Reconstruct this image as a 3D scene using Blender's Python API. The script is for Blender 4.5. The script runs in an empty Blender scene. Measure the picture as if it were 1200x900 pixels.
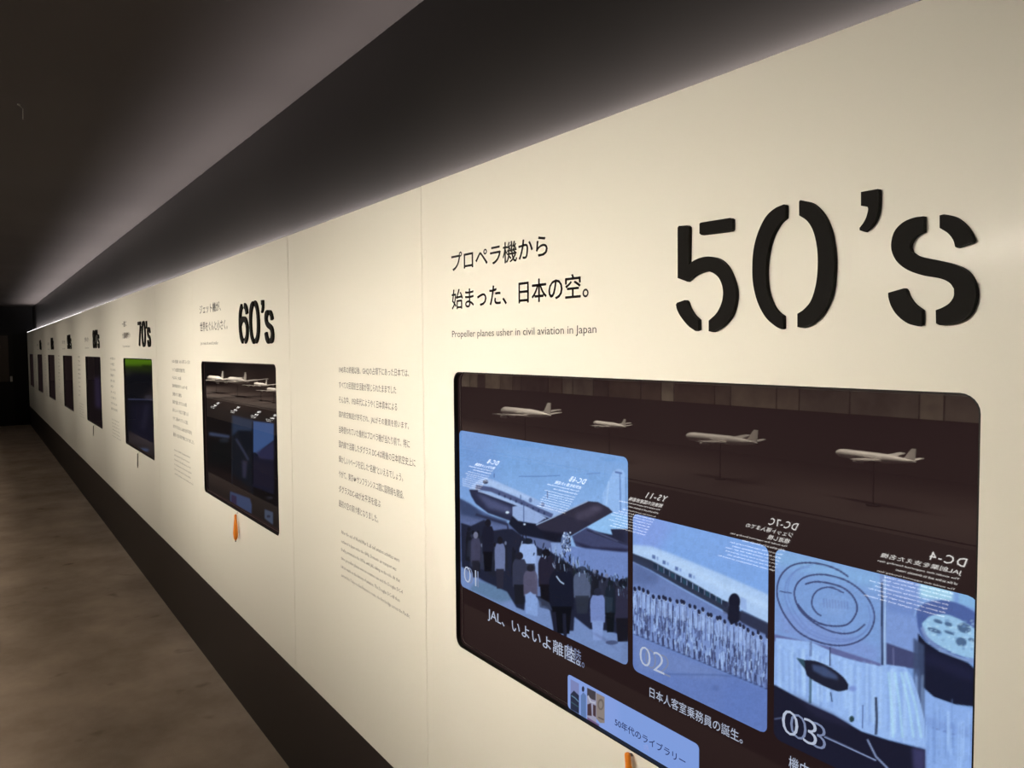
import bpy, bmesh, math, random
import numpy as np
from mathutils import Vector, Matrix
random.seed(5); RNG = np.random.default_rng(7)
SC = bpy.context.scene
COL = SC.collection

# ------------------------------------------------------------------ camera, world, lights
# The long display wall stands in the plane y = 0, runs towards -x, the visitor stands at y = -0.96
EYE = 1.649; DIST = 0.9611; FPX = 904.13
YAW, PITCH, ROLL = 0.6071, 0.0467, -0.0070
_fw = Vector((-math.cos(YAW)*math.cos(PITCH), math.sin(YAW)*math.cos(PITCH), -math.sin(PITCH)))
_r = _fw.cross(Vector((0, 0, 1))).normalized(); _u = _r.cross(_fw)
CR = _r*math.cos(ROLL) + _u*math.sin(ROLL); CU = _u*math.cos(ROLL) - _r*math.sin(ROLL)
CP = Vector((0, -DIST, EYE))
cd = bpy.data.cameras.new('camera'); cam = bpy.data.objects.new('camera', cd); COL.objects.link(cam)
cd.sensor_fit = 'HORIZONTAL'; cd.sensor_width = 36; cd.lens = 36*FPX/1200; cd.clip_start = 0.02
cam.matrix_world = Matrix((( CR.x, CU.x, -_fw.x, CP.x), (CR.y, CU.y, -_fw.y, CP.y), (CR.z, CU.z, -_fw.z, CP.z), (0, 0, 0, 1)))
SC.camera = cam
SC.view_settings.view_transform = 'Standard'; SC.view_settings.look = 'None'
SC.view_settings.exposure = 0.0; SC.view_settings.gamma = 1.0; SC.view_settings.use_curve_mapping = False
wd = bpy.data.worlds.new('world'); SC.world = wd; wd.use_nodes = True
wd.node_tree.nodes['Background'].inputs[0].default_value = (0.9, 0.8, 0.7, 1)
wd.node_tree.nodes['Background'].inputs[1].default_value = 0.02

PITCHX = 2.5738                      # one decade of the wall every 2.57 m
def area(name, loc, sx, sy, power, color, direction, spread=180):
    l = bpy.data.lights.new(name, 'AREA'); l.shape = 'RECTANGLE'; l.size = sx; l.size_y = sy
    l.energy = power; l.color = color; l.spread = math.radians(spread)
    o = bpy.data.objects.new(name, l); COL.objects.link(o); o.location = loc
    o.rotation_euler = Vector(direction).to_track_quat('-Z', 'Y').to_euler()
    return o
CANOPY_P = [0.3, 22.5, 21.5, 14.5, 9.5, 6, 3.6, 2.0, 1.0]
CANOPY_X = [1.05 - k*PITCHX for k in range(9)]
for k, x in enumerate(CANOPY_X):     # lamps under the canopy of the show case on the other side of the corridor
    area('canopy_lamp', (x, -1.97, 1.985), 2.1, 0.05, CANOPY_P[k], (1.0, 0.915, 0.785), (0, 1, -0.33), 70)
    area('canopy_glow', (x-0.1, -1.966, 1.985), 1.9, 0.02, CANOPY_P[k]*0.10 + 0.4 + (3.0 if k == 3 else 0), (1.0, 0.91, 0.78), (0, 1, -0.12), 175)
for k in range(8):                   # light strip hidden behind the upper edge of the white wall
    area('cove_lamp', (0.9 - 2.68*k, 0.090, 2.096), 2.66, 0.012, [11, 11, 13, 16, 19, 20, 20, 20][k], (0.97, 0.92, 0.95), (0, 0.9, 1), 180)
    area('cove_lens_lamp', (0.9 - 2.68*k, 0.088, 2.097), 2.66, 0.012, [2.7, 2.7, 3.1, 3.8, 3.8, 3.8, 3.8, 3.8][k], (0.97, 0.92, 0.96), (0, -0.12, 1), 75)
for k in range(7):                   # small spots that light the model aircraft inside the show case
    area('case_lamp', (-1.6 - 2.3*k, -2.2, 1.9), 1.9, 0.04, 35, (1.0, 0.88, 0.72), (0, -0.25, -1), 110)

# ------------------------------------------------------------------ helpers
def at(px, py, y=0.0, x=None, z=None):
    d = _fw + CR*((px-600)/FPX) - CU*((py-450)/FPX)
    t = (x-CP.x)/d.x if x is not None else ((z-CP.z)/d.z if z is not None else (y-CP.y)/d.y)
    return CP + d*t
def srgb(c):
    c = np.asarray(c, float)/255
    return np.where(c <= 0.04045, c/12.92, ((c+0.055)/1.055)**2.4)
def rgba(c): return tuple(float(v) for v in srgb(c)) + (1.0,)
def material(name, color, rough=0.5, spec=0.5, emit=None, estr=0.0, coat=0.0, coat_rough=0.1, metal=0.0, noise=None, bump=None, alpha=None):
    m = bpy.data.materials.new(name); m.use_nodes = True
    nt = m.node_tree; b = nt.nodes['Principled BSDF']
    b.inputs['Base Color'].default_value = tuple(color) + (1,)
    b.inputs['Roughness'].default_value = rough; b.inputs['Specular IOR Level'].default_value = spec
    b.inputs['Metallic'].default_value = metal
    b.inputs['Coat Weight'].default_value = coat; b.inputs['Coat Roughness'].default_value = coat_rough
    if emit is not None:
        b.inputs['Emission Color'].default_value = tuple(emit) + (1,); b.inputs['Emission Strength'].default_value = estr
    if noise or bump: tc = nt.nodes.new('ShaderNodeTexCoord')
    if noise:                        # (scale, second colour, detail, contrast low, high)
        n = nt.nodes.new('ShaderNodeTexNoise'); n.inputs['Scale'].default_value = noise[0]; n.inputs['Detail'].default_value = noise[2]
        r = nt.nodes.new('ShaderNodeValToRGB'); r.color_ramp.elements[0].position = noise[3]; r.color_ramp.elements[1].position = noise[4]
        r.color_ramp.elements[0].color = tuple(noise[1]) + (1,); r.color_ramp.elements[1].color = tuple(color) + (1,)
        nt.links.new(tc.outputs['Object'], n.inputs['Vector']); nt.links.new(n.outputs['Fac'], r.inputs['Fac'])
        nt.links.new(r.outputs['Color'], b.inputs['Base Color'])
    if bump:
        n2 = nt.nodes.new('ShaderNodeTexNoise'); n2.inputs['Scale'].default_value = bump[0]; n2.inputs['Detail'].default_value = 3
        bp = nt.nodes.new('ShaderNodeBump'); bp.inputs['Strength'].default_value = bump[1]; bp.inputs['Distance'].default_value = bump[2]
        nt.links.new(tc.outputs['Object'], n2.inputs['Vector']); nt.links.new(n2.outputs['Fac'], bp.inputs['Height'])
        nt.links.new(bp.outputs['Normal'], b.inputs['Normal'])
    return m
def link(name, me, mat, parent=None):
    o = bpy.data.objects.new(name, me); COL.objects.link(o)
    if mat is not None and not me.materials: me.materials.append(mat)
    if parent is not None: o.parent = parent
    return o
def meshobj(name, verts, faces, mat, parent=None, smooth=False):
    me = bpy.data.meshes.new(name); me.from_pydata([tuple(v) for v in verts], [], faces); me.update()
    if smooth: me.polygons.foreach_set('use_smooth', [True]*len(me.polygons))
    return link(name, me, mat, parent)
def bmobj(name, bm, mat, parent=None, smooth=False):
    me = bpy.data.meshes.new(name); bm.to_mesh(me); bm.free()
    if smooth: me.polygons.foreach_set('use_smooth', [True]*len(me.polygons))
    return link(name, me, mat, parent)
def box(bm, x0, x1, y0, y1, z0, z1):
    v = [bm.verts.new(p) for p in ((x0,y0,z0),(x1,y0,z0),(x1,y1,z0),(x0,y1,z0),(x0,y0,z1),(x1,y0,z1),(x1,y1,z1),(x0,y1,z1))]
    for f in ((0,3,2,1),(4,5,6,7),(0,1,5,4),(1,2,6,5),(2,3,7,6),(3,0,4,7)): bm.faces.new([v[i] for i in f])
def boxobj(name, b, mat, parent=None, bevel=0.0):
    bm = bmesh.new(); box(bm, *b)
    if bevel: bmesh.ops.bevel(bm, geom=bm.edges[:], offset=bevel, segments=2, affect='EDGES', profile=0.5)
    return bmobj(name, bm, mat, parent)
def tag(o, label=None, cat=None, group=None, kind=None):
    if label: o['label'] = label
    if cat: o['category'] = cat
    if group: o['group'] = group
    if kind: o['kind'] = kind
    return o
def thing(name, loc, label, cat, group=None):
    o = bpy.data.objects.new(name, None); COL.objects.link(o); o.location = loc; o.empty_display_size = 0.05
    return tag(o, label, cat, group)
def smooth_outline(pts, closed=True, corner=38, n=6):
    P = [Vector((p[0], p[1])) for p in pts]; N = len(P); out = []
    sharp = []
    for i in range(N):
        a = P[i]-P[i-1]; b = P[(i+1) % N]-P[i]
        sharp.append(math.degrees(abs(a.angle(b, 0))) > corner)
    for i in range(N if closed else N-1):
        p0, p1, p2, p3 = P[i-1], P[i], P[(i+1) % N], P[(i+2) % N]
        if not closed and i == 0: p0 = p1
        if not closed and i == N-2: p3 = p2
        j = (i+1) % N
        m1 = (p2-p1)*1.0 if sharp[i] else (p2-p0)*0.5
        m2 = (p2-p1)*1.0 if sharp[j] else (p3-p1)*0.5
        L = (p2-p1).length
        if m1.length > 1e-9: m1 = m1.normalized()*min(m1.length, L*1.2)
        if m2.length > 1e-9: m2 = m2.normalized()*min(m2.length, L*1.2)
        k = 1 if (sharp[i] and sharp[j]) else n
        for s in range(k):
            t = s/k; h = (2*t**3-3*t**2+1, t**3-2*t**2+t, -2*t**3+3*t**2, t**3-t**2)
            out.append(p1*h[0]+m1*h[1]+p2*h[2]+m2*h[3])
    if not closed: out.append(P[-1])
    return [(v.x, v.y) for v in out]
def extrude_outline(outs, y_back, y_front, xf=lambda p: p):
    """outlines in the wall plane (x, z) -> solid plates between y_back and y_front (y_front < y_back)"""
    bm = bmesh.new()
    for o in outs:
        q = [xf(p) for p in o]
        ar = sum(q[i-1][0]*q[i][1]-q[i][0]*q[i-1][1] for i in range(len(q)))
        if ar < 0: q = q[::-1]
        c = (y_back-y_front)*0.14
        cx = sum(a for a, b in q)/len(q)
        f = [bm.verts.new((a, y_front, b)) for a, b in q]; k = [bm.verts.new((a, y_back, b)) for a, b in q]
        bm.faces.new(f); bm.faces.new(k[::-1])
        for i in range(len(q)): bm.faces.new((f[i-1], k[i-1], k[i], f[i]))
    bm.normal_update()
    bmesh.ops.triangulate(bm, faces=[f for f in bm.faces if len(f.verts) > 4], ngon_method='EAR_CLIP')
    bmesh.ops.recalc_face_normals(bm, faces=bm.faces)
    return bm
def rrect(x0, x1, z0, z1, r, n=6):
    out = []
    for cx, cz, a0 in ((x1-r, z1-r, 0), (x0+r, z1-r, 90), (x0+r, z0+r, 180), (x1-r, z0+r, 270)):
        for i in range(n+1):
            a = math.radians(a0+90*i/n); out.append((cx+r*math.cos(a), cz+r*math.sin(a)))
    return out
_tcache = {}
def text_mesh(s, bold=0.0, res=2, spacing=1.0):
    """lettering as flat polygons in the xz plane, returned as (verts Nx2, faces)"""
    key = (s, bold, res, spacing)
    if key in _tcache: return _tcache[key]
    cu = bpy.data.curves.new('t', 'FONT'); cu.body = s; cu.size = 1.0; cu.resolution_u = res; cu.offset = bold; cu.fill_mode = 'FRONT'
    cu.space_character = spacing
    ob = bpy.data.objects.new('t', cu); COL.objects.link(ob)
    bpy.context.view_layer.update()
    dg = bpy.context.evaluated_depsgraph_get(); me = bpy.data.meshes.new_from_object(ob.evaluated_get(dg))
    v = np.array([(p.co.x, p.co.y) for p in me.vertices]) if len(me.vertices) else np.zeros((0, 2))
    f = [list(p.vertices) for p in me.polygons]
    bpy.data.objects.remove(ob); bpy.data.curves.remove(cu); bpy.data.meshes.remove(me)
    _tcache[key] = (v, f); return v, f
def fit_text(acc, s, x0, x1, z0, z1, y, bold=0.0, res=2, place=None, spacing=1.0):
    """add the text to the accumulator (verts, faces), its bounding box stretched to x0..x1, z0..z1"""
    v, f = text_mesh(s, min(bold, 0), res, spacing)
    if len(v) == 0: return
    if bold > 0.006:                 # heavier weight: the outline repeated with small shifts
        n0 = len(v); sh = [(0, 0), (bold, 0), (-bold, 0), (0, bold), (0, -bold)]
        v = np.concatenate([v+np.array(q) for q in sh]); f = [[i+n0*j for i in g] for j in range(5) for g in f]
    lo, hi = v.min(0), v.max(0); q = (v-lo)/(hi-lo)
    X = x0+q[:, 0]*(x1-x0); Z = z0+q[:, 1]*(z1-z0); n = len(acc[0])
    for a, b in zip(X, Z): acc[0].append(place(a, b) if place else (a, y, b))
    acc[1].extend([[i+n for i in g] for g in f])

# ------------------------------------------------------------------ materials
M = {}
M['white'] = material('warm white laminate', (0.80, 0.765, 0.675), rough=0.42, spec=0.3, coat=0.10, coat_rough=0.13)
M['dark_wall'] = material('dark grey paint', (0.021, 0.0185, 0.0165), rough=0.36, spec=0.4, noise=(1.7, (0.0175, 0.0155, 0.014), 3, 0.35, 0.7))
M['ceiling'] = material('dark ceiling paint', (0.066, 0.056, 0.050), rough=0.85, spec=0.1, noise=(0.8, (0.056, 0.047, 0.042), 3, 0.3, 0.7))
M['plinth'] = material('dark brown plinth', (0.022, 0.017, 0.016), rough=0.45, spec=0.4)
M['black'] = material('black lacquer', (0.006, 0.005, 0.0042), rough=0.6, spec=0.1)
M['bezel'] = material('black bezel', (0.006, 0.005, 0.004), rough=0.5, spec=0.25)
M['print'] = material('dark brown print', (0.03, 0.022, 0.02), rough=0.5)
M['print_grey'] = material('grey print', (0.09, 0.07, 0.06), rough=0.5)
M['orange'] = material('orange plastic', (0.86, 0.25, 0.012), rough=0.35, spec=0.5)
M['cord'] = material('clear cord', (0.45, 0.42, 0.36), rough=0.2)
M['steel'] = material('steel', (0.5, 0.48, 0.45), rough=0.35, metal=1.0)
M['case_dark'] = material('dark brown case', (0.05, 0.036, 0.033), rough=0.6, spec=0.3)
M['aircraft'] = material('white model paint', (0.86, 0.83, 0.80), rough=0.25)
M['aircraft_dark'] = material('grey model paint', (0.35, 0.33, 0.33), rough=0.3)
M['edge'] = material('dark grey edge', (0.06, 0.05, 0.045), rough=0.3)
M['pen_grey'] = material('dark grey plastic', (0.10, 0.085, 0.075), rough=0.4)
M['display_off'] = material('unlit display glass', (0.002, 0.002, 0.002), rough=0.015, spec=0.7, emit=tuple(srgb((22, 15, 16))), estr=1.0)
M['led'] = material('light strip diffuser', (0.9, 0.9, 0.9), emit=(0.95, 0.93, 1.0), estr=2.0)
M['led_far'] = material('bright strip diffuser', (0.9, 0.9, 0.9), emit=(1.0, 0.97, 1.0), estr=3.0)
M['display'] = material('display glass', (0.002, 0.002, 0.002), rough=0.015, spec=1.0, emit=tuple(srgb((36, 23, 24))), estr=1.0)
M['screen_text'] = material('screen lettering', (0.002, 0.002, 0.002), rough=0.015, spec=1.0, emit=tuple(srgb((176, 186, 208))), estr=1.0)
M['screen_text_reflection'] = material('reflected screen lettering', (0.002, 0.002, 0.002), rough=0.015, spec=1.0, emit=tuple(srgb((120, 132, 166))), estr=1.0)  # dim copies imitating the double reflection inside the glass
M['screen_text_dark'] = material('dark screen lettering', (0.002, 0.002, 0.002), rough=0.015, spec=1.0, emit=tuple(srgb((46, 58, 100))), estr=1.0)
M['label_light'] = material('backlit lettering', (0.1, 0.1, 0.1), emit=(1.0, 0.97, 0.93), estr=9.0)
m = material('screen picture', (0.002, 0.002, 0.002), rough=0.015, spec=1.0); M['picture'] = m
_b = m.node_tree.nodes['Principled BSDF']; _a = m.node_tree.nodes.new('ShaderNodeAttribute'); _a.attribute_name = 'pic'
m.node_tree.links.new(_a.outputs['Color'], _b.inputs['Emission Color']); _b.inputs['Emission Strength'].default_value = 1.0
# floor: mottled brown carpet
m = material('mottled carpet', (0.2, 0.16, 0.125), rough=0.9, spec=0.1, bump=(260, 0.5, 0.004)); M['floor'] = m
nt = m.node_tree; _b = nt.nodes['Principled BSDF']; tc = nt.nodes.new('ShaderNodeTexCoord')
n1 = nt.nodes.new('ShaderNodeTexNoise'); n1.inputs['Scale'].default_value = 2.1; n1.inputs['Detail'].default_value = 6; n1.inputs['Roughness'].default_value = 0.62
n2 = nt.nodes.new('ShaderNodeTexNoise'); n2.inputs['Scale'].default_value = 5.5; n2.inputs['Detail'].default_value = 2
r1 = nt.nodes.new('ShaderNodeValToRGB'); e = r1.color_ramp.elements; e[0].position = 0.33; e[1].position = 0.70
e[0].color = (0.32, 0.25, 0.195, 1); e[1].color = (0.50, 0.40, 0.32, 1)
r2 = nt.nodes.new('ShaderNodeValToRGB'); e = r2.color_ramp.elements; e[0].position = 0.24; e[1].position = 0.33; e[0].color = (0.68, 0.68, 0.68, 1); e[1].color = (1, 1, 1, 1)
mx = nt.nodes.new('ShaderNodeMix'); mx.data_type = 'RGBA'; mx.blend_type = 'MULTIPLY'; mx.inputs[0].default_value = 1
nt.links.new(tc.outputs['Object'], n1.inputs['Vector']); nt.links.new(tc.outputs['Object'], n2.inputs['Vector'])
nt.links.new(n1.outputs['Fac'], r1.inputs['Fac']); nt.links.new(n2.outputs['Fac'], r2.inputs['Fac'])
nt.links.new(r1.outputs['Color'], mx.inputs[6]); nt.links.new(r2.outputs['Color'], mx.inputs[7]); nt.links.new(mx.outputs[2], _b.inputs['Base Color'])

# ------------------------------------------------------------------ the setting
XE = -20.45; XN = 2.6; YW = -3.3; ZC = 2.64; YB = 0.12
tag(boxobj('floor', (XE-0.1, XN, YW-0.1, YB+0.1, -0.1, 0.0), M['floor']), kind='structure')
tag(boxobj('ceiling', (XE-0.1, XN, YW-0.1, YB+0.1, ZC, ZC+0.1), M['ceiling']), kind='structure')
wall = tag(boxobj('wall_right', (XE-0.1, XN, YB, YB+0.1, 0.0, ZC), M['dark_wall']), kind='structure')
far = tag(boxobj('wall_far', (XE-0.2, XE, YW-0.1, YB+0.1, 0.0, ZC), material('black paint', (0.008, 0.006, 0.006), 0.7)), kind='structure')
tag(boxobj('wall_left', (XE-0.1, XN, YW-0.1, YW, 0.0, ZC), M['case_dark']), kind='structure')
tag(boxobj('wall_near', (XN, XN+0.1, YW-0.1, YB+0.1, 0.0, ZC), M['case_dark']), kind='structure')
ZP = EYE-1.2194                      # lower edge of the white wall
ZT = EYE+0.4197                      # upper edge
tag(boxobj('baseboard_right', (-20.30, XN, 0.004, YB-0.001, 0.0, ZP), M['plinth']), kind='structure')
# brown door leaf in the dark end wall
dr = tag(boxobj('door_1', (XE, XE+0.03, -1.4, -0.28, 0.0, 2.05), material('door frame paint', (0.01, 0.008, 0.008), 0.6)), kind='structure')
boxobj('door_panel', (XE+0.03, XE+0.038, -1.3, -0.36, 0.98, 2.0), material('brown door board', (0.10, 0.075, 0.06), 0.6), dr)
boxobj('door_handle', (XE+0.03, XE+0.07, -0.345, -0.30, 0.98, 1.10), M['steel'], dr)

# white wall panels: a narrow text panel and a wide screen panel for every decade
SX, SW = -1.6351, 1.21; SZ1 = EYE-0.0571; SZ0 = SZ1-SW*9/16       # screen opening of the nearest decade
SA, SB = -1.7908, -2.8328
GAP = 0.0012; THK = 0.03; RAD = 0.024
def plain_panel(x0, x1):
    bm = bmesh.new(); box(bm, x0+GAP, x1-GAP, 0.0, THK, ZP, ZT)
    bmesh.ops.bevel(bm, geom=[e for e in bm.edges], offset=0.0008, segments=1, affect='EDGES')
    return bmobj('panel', bm, M['white'], wall)
def screen_panel(x0, x1, k):
    x0 += GAP; x1 -= GAP
    a, b = SX-k*PITCHX, SX-k*PITCHX+SW
    hole = rrect(a, b, SZ0, SZ1, RAD); n = len(hole)
    def outer(p):                    # radial match of every hole point to the panel's edge
        cx, cz = (a+b)/2, (SZ0+SZ1)/2
        return p
    bm = bmesh.new()
    q = len(hole)//4
    corners = [(x1, ZT), (x0, ZT), (x0, ZP), (x1, ZP)]
    for yy, flip in ((0.0, False), (THK, True)):
        hv = [bm.verts.new((p[0], yy, p[1])) for p in hole]; cv = [bm.verts.new((c[0], yy, c[1])) for c in corners]
        for c in range(4):
            seg = [hv[c*q+i] for i in range(q)]
            for i in range(q-1):
                f = [cv[c], seg[i], seg[i+1]]; bm.faces.new(f[::-1] if flip else f)
            nx = hv[((c+1)*q) % n]
            f = [cv[c], seg[-1], nx, cv[(c+1) % 4]]; bm.faces.new(f[::-1] if flip else f)
        if yy == 0: hf, cf = hv, cv
        else: hb, cb = hv, cv
    for i in range(n): bm.faces.new((hf[i-1], hb[i-1], hb[i], hf[i]))
    for i in range(4): bm.faces.new((cf[i-1], cb[i-1], cb[i], cf[i]))
    bmesh.ops.recalc_face_normals(bm, faces=bm.faces)
    return bmobj('panel', bm, M['white'], wall)
text_panels, screen_panels = [], []
plain_panel(SA+1.53+1e-6, XN)
for k in range(8):
    screen_panels.append(screen_panel(SA-k*PITCHX, SB+PITCHX-k*PITCHX if k else SA+1.5316, k))
    text_panels.append(plain_panel(max(SB-k*PITCHX, -20.32), SA-k*PITCHX))
tag(boxobj('trim_1', (-20.30, XN, THK+0.002, YB-0.001, 2.0, 2.071), M['plinth']), kind='structure')
ls = thing('light_strip', (-9, 0.088, 2.071), 'thin white light strip glowing behind upper edge of the white wall', 'light')
bm = bmesh.new(); box(bm, -20.28+9, XN+8.9, -0.014, 0.014, 0.0, 0.010); bmobj('channel', bm, M['steel'], ls)
for k in range(8):
    bm = bmesh.new(); far_ = k >= 2; box(bm, -1.9-2.573*k+9-2.56, -1.9-2.573*k+9, -0.011, 0.011, 0.010, 0.016); bmobj('diffuser', bm, M['led'], ls)
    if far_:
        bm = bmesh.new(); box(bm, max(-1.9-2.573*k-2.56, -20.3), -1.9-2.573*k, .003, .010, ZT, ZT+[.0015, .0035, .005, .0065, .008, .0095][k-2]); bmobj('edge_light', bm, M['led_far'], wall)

# ------------------------------------------------------------------ raised decade numerals
def cz(ox, oy, s): return lambda p: (ox+p[0]/s, oy+p[1]/s)
def to_wall(pts, tf, y=0.0):
    o = []
    for p in pts:
        q = tf(p); w = at(q[0], q[1], y); o.append((w.x, w.z))
    return o
Z6 = cz(770, 190, 1200/420)
YF = -0.008
five = [[(80,222),(84,215),(112,213),(117,218),(116,345),(135,330),(160,320),(187,317),(217,325),(242,347),(262,385),(274,430),(272,472),(258,516),(230,549),(196,569),(184,566),(184,531),(210,506),(227,472),(232,435),(225,402),(210,380),(185,367),(160,369),(135,381),(112,401),(80,389)],
        [(74,478),(78,471),(104,462),(110,468),(118,490),(132,512),(149,528),(149,562),(140,566),(115,548),(92,520),(79,497)],
        [(153,208),(157,204),(256,188),(262,192),(262,226),(256,232),(159,245),(153,240)]]
zero = [[(441,146),(441,188),(420,208),(395,252),(380,310),(375,370),(380,430),(395,475),(415,503),(432,515),(433,556),(428,560),(408,550),(375,520),(348,470),(333,410),(330,350),(335,290),(350,235),(375,185),(405,157),(436,143)],
        [(487,135),(491,129),(530,140),(565,175),(590,230),(602,300),(604,360),(597,430),(575,490),(540,533),(500,554),(481,552),(481,508),(503,493),(527,463),(543,410),(549,350),(547,290),(535,235),(515,200),(487,180)]]
apos = [[(694,102),(750,92),(753,96),(752,150),(745,185),(728,215),(705,235),(690,230),(689,222),(702,205),(712,185),(718,160),(716,152),(694,148)]]
ess = [[(903,183),(903,235),(882,245),(865,262),(857,283),(862,302),(880,314),(905,321),(950,330),(1000,342),(1040,360),(1065,388),(1077,425),(1077,460),(1063,500),(1038,526),(1000,540),(960,546),(945,540),(944,496),(967,487),(990,472),(1004,450),(1005,425),(990,405),(960,391),(900,380),(850,362),(815,335),(797,300),(796,265),(808,230),(835,203),(870,188)],
       [(957,180),(975,177),(1007,185),(1038,208),(1058,235),(1070,262),(1066,270),(1015,288),(1009,285),(1002,262),(985,240),(957,222)],
       [(785,438),(838,423),(844,430),(853,452),(870,475),(897,496),(897,545),(885,550),(850,540),(817,515),(796,485),(786,455)]]
def W(gl): return [to_wall(smooth_outline(g), Z6) for g in gl]
G5, G0, GA, GS = W(five), W(zero), W(apos), W(ess)
def bbox(g):
    a = [p for o in g for p in o]; xs = [p[0] for p in a]; zs = [p[1] for p in a]; return min(xs), max(xs), min(zs), max(zs)
b0 = bbox(G0); b5 = bbox(G5)
SWD = 0.0235                         # stroke width of the numerals (m)
def stroke(pts, w=SWD):
    c = smooth_outline(pts, closed=False, corner=60, n=8); L = []; R = []
    for i, p in enumerate(c):
        a = c[max(0, i-1)]; b = c[min(len(c)-1, i+1)]; dx, dz = b[0]-a[0], b[1]-a[1]; l = math.hypot(dx, dz) or 1
        L.append((p[0]-dz/l*w/2, p[1]+dx/l*w/2)); R.append((p[0]+dz/l*w/2, p[1]-dx/l*w/2))
    return L+R[::-1]
def cell(x0, x1):                    # unit coordinates of a digit cell -> wall
    z0, z1 = b0[2]+SWD/2, b0[3]-SWD/2; x0 += SWD/2; x1 -= SWD/2
    return lambda pts: stroke([(x0+(x1-x0)*u, z0+(z1-z0)*v) for u, v in pts])
C1 = cell(b5[0]-0.004, b5[1]+0.004)
def arc(cx, cy, rx, ry, a0, a1, n=9, e=2.3):
    o = []
    for i in range(n+1):
        a = math.radians(a0+(a1-a0)*i/n); c, s = math.cos(a), math.sin(a)
        o.append((cx+rx*math.copysign(abs(c)**(2/e), c), cy+ry*math.copysign(abs(s)**(2/e), s)))
    return o
def digit(ch, C):
    if ch == '6': return [C(arc(.5, .5, .5, .5, 107, 257, 14)), C(arc(.5, .72, .5, .28, 72, 5, 5)), C(arc(.5, .31, .5, .31, -75, 150, 14))]
    if ch == '9': return [C(arc(.5, .5, .5, .5, 73, -77, 14)), C(arc(.5, .28, .5, .28, 252, 185, 5)), C(arc(.5, .69, .5, .31, 105, 330, 14))]
    if ch == '8': return [C(arc(.5, .76, .46, .24, 105, 250, 8)), C(arc(.5, .76, .46, .24, 75, -70, 8)), C(arc(.5, .27, .5, .27, 105, 255, 8)), C(arc(.5, .27, .5, .27, 75, -75, 8))]
    if ch == '7': return [C([(0, 1), (.45, 1), (1, 1)]), C([(.9, .88), (.6, .5), (.32, 0)])]
    if ch == '1': return [C([(.55, 0), (.55, .5), (.55, 1)]), C([(.1, .8), (.3, .88)])]
C2 = cell(b0[0], b0[1])
def shift(outs, dx): return [[(a+dx, b) for a, b in o] for o in outs]
NAMES = {'5': 'digit_five', '6': 'digit_six', '7': 'digit_seven', '8': 'digit_eight', '9': 'digit_nine', '0': 'digit_zero', '1': 'digit_one', '2': 'digit_two'}
DEC = ['50', '60', '70', '80', '90', '00', '10']
for k, d in enumerate(DEC):
    dx = -k*PITCHX
    org = Vector(((b5[0]+bbox(GS)[1])/2+dx, 0.0, b0[2]))
    t = thing('decade_numeral', org, "raised black stencil %s's on the white wall, %s" % (d, ['the nearest and largest', 'second from the camera', 'third from the camera', 'fourth from the camera', 'fifth from the camera', 'sixth from the camera', 'smallest, seventh from the camera'][k]), 'lettering', 'decade numerals along the wall')
    loc = lambda outs: shift(outs, dx-org.x)
    def put(name, outs):
        outs = [[(a, b-org.z) for a, b in o] for o in loc(outs)]
        bm = extrude_outline(outs, -0.0002, YF)
        bmobj(name, bm, M['black'], t)
    g1 = G5 if d[0] == '5' else (shift(G0, b5[0]-b0[0]) if d[0] == '0' else digit(d[0], C1))
    put(NAMES[d[0]], g1); put('digit_zero', G0); put('apostrophe', GA); put('letter_s', GS)

# ------------------------------------------------------------------ print on the wall
def zx(px, py): w = at(px, py); return w.x, w.z
def pline(acc, s, pl, pr, top, bot, dx=0.0, bold=0.0, res=2):
    fit_text(acc, s, zx(pl, top[1])[0]+dx, zx(pr, bot[1])[0]+dx, zx(*bot)[1], zx(*top)[1], -0.0004, bold, res)
def print_obj(name, acc, mat, parent, kind=None):
    o = meshobj(name, acc[0], acc[1], mat, parent); return o
heads = [('プロペラ機から', '始まった、日本の空。', 'Propeller planes usher in civil aviation in Japan'),
         ('ジェット機が、', '世界をぐんと小さく。', 'Jets make the world smaller'),
         ('一度に', '大量輸送時代へ', 'The age of mass transport'),
         ('', '世界の空へ', 'To the skies of the world'), ('', '新しい空へ', 'New skies'), ('', '未来の空へ', 'The future'), ('', '次の空へ', 'The next sky')]
for k, (h1, h2, cap) in enumerate(heads):
    dx = -k*PITCHX; pa = screen_panels[k]; res = 3 if k == 0 else 1
    acc = ([], []); fr = [1.0, .86, .52][k] if k < 3 else 1
    X0 = zx(529, 300)[0]+dx; E1 = zx(642, 290)[0]+dx; E2 = zx(690, 340)[0]+dx
    if h1: fit_text(acc, h1, X0, X0+(E1-X0)*(1 if k == 0 else (1.08 if k == 1 else .55)), zx(605, 306.5)[1], zx(597.5, 282.5)[1], -0.0004, 0.013, res)
    if h2: fit_text(acc, h2, X0, X0+(E2-X0)*(1 if k == 0 else (1.03 if k == 1 else .75)), zx(677, 350)[1], zx(671, 321)[1], -0.0004, 0.013, res)
    print_obj('heading_text', acc, M['print'], pa)
    acc = ([], []); EC = zx(699, 386)[0]+dx
    fit_text(acc, cap, X0, X0+(EC-X0)*(1 if k == 0 else .66), zx(692, 393.5)[1], zx(672.5, 381.5)[1], -0.0004, 0.0, res)
    print_obj('caption_text', acc, M['print'], pa)
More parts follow.
